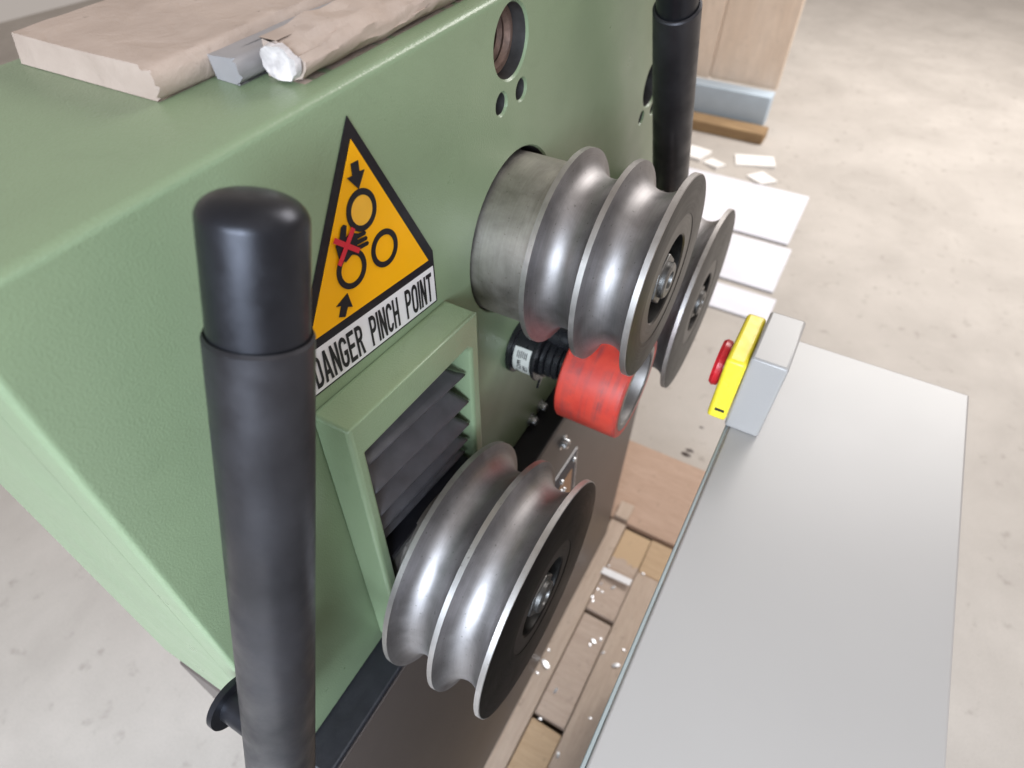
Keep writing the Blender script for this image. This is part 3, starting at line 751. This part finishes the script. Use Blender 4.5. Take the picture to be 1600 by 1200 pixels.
# ------------------------------------------------------------------ wrapped cardboard on top of the machine
def pad(name, x0, x1, n0, n1, h, rad, mat, lift=0.0, seedv=0.0, amp=0.006):
    """soft slab with a rolled front edge lying on the sloping top"""
    q = 60; prof = [(n1 - 0.01, 0.0)]
    for i in range(13):
        a = -PI / 2 + PI * i / 12
        prof.append((n1 - rad * 0.75 + rad * 0.75 * math.cos(a), h / 2 + h / 2 * math.sin(a)))
    prof += [(n1 - rad * 2.2, h * 1.0), (n1 + (n0 - n1) * 0.6, h), (n0, h), (n0, 0.0)]
    vv = []; ff = []; m_ = len(prof)
    for i in range(q + 1):
        x = x0 + (x1 - x0) * i / q
        for j, (n_, z_) in enumerate(prof):
            d = amp * noise.noise(Vector((x * 3.1, j * 0.23, seedv))) + amp * 0.6 * noise.noise(Vector((x * 11, j * 0.9, seedv + 4)))
            k = 1 if z_ > 0.001 else 0
            vv.append((x + (0.02 * noise.noise(Vector((j * 0.8, seedv, i * 0.0))) if i in (0, q) else 0), n_ + d * k, ztop(x) + lift + max(0.0, z_ + d * 1.6 * k)))
    for i in range(q):
        for j in range(m_):
            jj = (j + 1) % m_; ff.append((i * m_ + j, i * m_ + jj, (i + 1) * m_ + jj, (i + 1) * m_ + j))
    ff += [tuple(range(m_)), tuple(range(q * m_, q * m_ + m_))]
    return obj(name, vv, ff, mat, None, origin=((x0 + x1) / 2, (n0 + n1) / 2, ztop((x0 + x1) / 2)), smooth=60)
cb = pad('wrapped_bundle', 1.012, 2.6, -0.172, -0.058, 0.076, 0.055, M['card'], 0.0, 1.0, 0.014)
tag(cb, 'long brown kraft paper wrapped bundle along the machine top edge', 'bundle')
# torn plastic end of the wrapping
vv = []; ff = []; q = 18
for i in range(q):
    a = 2 * PI * i / q
    for k, (dx, sc_) in enumerate(((-0.004, 1.0), (-0.018, 0.93), (-0.012, 0.55))):
        rr_ = sc_ * (1 + 0.16 * noise.noise(Vector((i * 0.9, k * 2.0, 3))))
        vv.append((1.010 + dx + 0.008 * noise.noise(Vector((i * 1.3, k, 9))), -0.114 + 0.054 * rr_ * math.cos(a), ztop(1.0) + 0.040 + 0.037 * rr_ * math.sin(a)))
for i in range(q):
    j = (i + 1) % q
    for k in range(2): ff.append((3 * i + k, 3 * j + k, 3 * j + k + 1, 3 * i + k + 1))
ff.append(tuple(3 * i + 2 for i in range(q)))
tw = obj('torn_wrap_end', vv, ff, M['foam'], None, smooth=50)
tw.parent = cb; tw.location = Vector() - world_of(cb)
tag(tw, 'torn whitish end of the wrapping')
gw = pad('grey_bundle', 0.94, 2.6, -0.262, -0.178, 0.052, 0.03, M['grey_wrap'], 0.0, 5.0, 0.003)
tag(gw, 'narrow grey strip behind the kraft paper bundle', 'strip')
c2 = pad('cardboard_sheet', 0.80, 2.6, -0.74, -0.268, 0.066, 0.02, M['card'], 0.0, 8.0, 0.004)
tag(c2, 'flat brown cardboard sheet behind the grey strip on the machine top', 'cardboard')

# ------------------------------------------------------------------ grey control cabinet nearest the lens
cab = tag(empty('control_cabinet', 1.0, 1.45, -7.5), 'pale grey control cabinet with yellow emergency stop box, at lower right', 'cabinet')
CT = -2.0
box('cabinet_top', -1.2, 2.75, 0.9985, 1.9, CT - 0.05, CT, M['grey_paint'], cab, bevel=0.010, seg=3)
box('cabinet_edge', -1.2, 2.75, 0.9835, 0.9975, CT - 0.07, CT - 0.009, M['grey_edge'], cab, bevel=0.004)
box('cabinet_body', -1.15, 2.7, 1.02, 1.86, -7.45, CT - 0.052, M['grey_paint'], cab, bevel=0.01)
box('cabinet_plinth', -1.1, 2.65, 1.06, 1.82, -7.499, -7.44, M['black_paint'], cab, bevel=0)
box('terminal_box', 2.0, 2.34, 0.976, 1.12, CT + 0.001, CT + 0.40, M['grey_paint'], cab, bevel=0.012, seg=3)
es = box('emergency_stop', 1.985, 2.33, 0.893, 0.974, CT + 0.035, CT + 0.365, M['yellow'], cab, bevel=0.016, seg=3)
tag(es, 'yellow emergency stop box with red button')
box('slot', 1.9845, 1.99, 0.918, 0.958, CT + 0.085, CT + 0.100, M['dark'], es, bevel=0)
lathe_b = [(0, 0.0), (0, 0.090), (0.006, 0.090), (0.008, 0.100), (0.030, 0.104), (0.044, 0.094), (0.048, 0.0)]
rod('stop_button', (2.155, 0.893, CT + 0.20), (2.155, 0.80, CT + 0.20), lathe_b, M['red'], es, 48)

# ------------------------------------------------------------------ things far behind on the floor
sheets = [(10.45, 11.3, 'narrow white sheet metal strip nearest the far roll'), (11.5, 13.3, 'white sheet metal panel lying second on the far floor'), (13.45, 15.9, 'broad white sheet metal panel lying before the sunlit papers')]
for k, (x0, x1, lab) in enumerate(sheets):
    o = obj('sheet_metal', boxv(x0, x1, -4.5, 0.9 - 0.12 * k, -7.495, -7.455 + 0.012 * k), BOXF, M['white_sheet'], None, origin=((x0 + x1) / 2, -0.5, -7.495), bevel=0.03)
    tag(o, lab, 'panel', 'white panels on the far floor')
for k, (x, n, w, h, a, lab) in enumerate(((16.9, -2.7, 0.7, 1.0, 0.2, 'white paper sheet on the floor beside the dark post'), (17.2, -1.0, 0.6, 1.0, -0.3, 'white paper sheet on the far floor at the frame edge'), (16.5, -1.9, 0.35, 0.5, 0.5, 'small white paper scrap between two larger sheets'), (16.3, -0.6, 0.5, 0.6, 0.7, 'white paper sheet lying farthest from the dark post'))):
    pts = [(x + math.cos(a) * sx * w - math.sin(a) * sn * h, n + math.sin(a) * sx * w + math.cos(a) * sn * h) for sx, sn in ((-.5, -.5), (.5, -.5), (.5, .5), (-.5, .5))]
    o = obj('paper_sheet', [(p[0], p[1], -7.495) for p in pts] + [(p[0], p[1], -7.47 + 0.02 * i) for i, p in enumerate(pts)], BOXF, M['paper'], None, origin=(x, n, -7.495))
    tag(o, lab, 'paper', 'papers on the far floor')
cr = tag(empty('wooden_crate', 20, -2, -7.5), 'pale wooden crate on a blue grey steel skid far behind', 'crate')
box('skid_beam', 19.1, 19.6, -9.0, -1.3, -7.3, -6.5, M['blue_beam'], cr, bevel=0.03)
box('skid_foot', 19.12, 19.5, -8.0, -7.2, -7.5, -7.301, M['blue_beam'], cr, bevel=0.02)
box('skid_foot', 19.12, 19.5, -2.2, -1.5, -7.5, -7.301, M['blue_beam'], cr, bevel=0.02)
for k in range(4):
    n0 = -9.0 + 1.93 * k
    box('crate_board', 19.65 + 0.03 * (k % 2), 19.85 + 0.03 * (k % 2), n0, n0 + 1.90, -6.499, -1.5, M['crate'], cr, bevel=0.03)
ob = box('timber_beam', 18.35, 18.95, -7.0, -1.1, -7.499, -7.2, M['old_wood'], None, bevel=0.03, origin=(18.6, -2, -7.5))
tag(ob, 'brown timber lying before the blue grey skid', 'timber')
for k, (x, n, s) in enumerate(((6.615, 0.573, 0.06), (6.72, 0.60, 0.045), (7.28, 0.62, 0.03))):
    vv = []; q = 9
    for i in range(q): 
        a = 2 * PI * i / q; r_ = s * (0.8 + 0.5 * random.random()); vv.append((x + r_ * 0.7 * math.cos(a), n + r_ * 1.3 * math.sin(a), -7.499))
    vv.append((x, n, -7.5 + s * 0.5))
    o = obj('debris_crumb', vv, [tuple(range(q))] + [(i, (i + 1) % q, q) for i in range(q)], M['brown'], None, origin=(x, n, -7.5))
    tag(o, ['dark crumb of dirt nearest the plywood on the concrete', 'dark crumb of dirt beside the one nearest the plywood', 'small dark crumb of dirt farthest from the plywood on bare concrete'][k], 'debris', 'crumbs on the concrete')
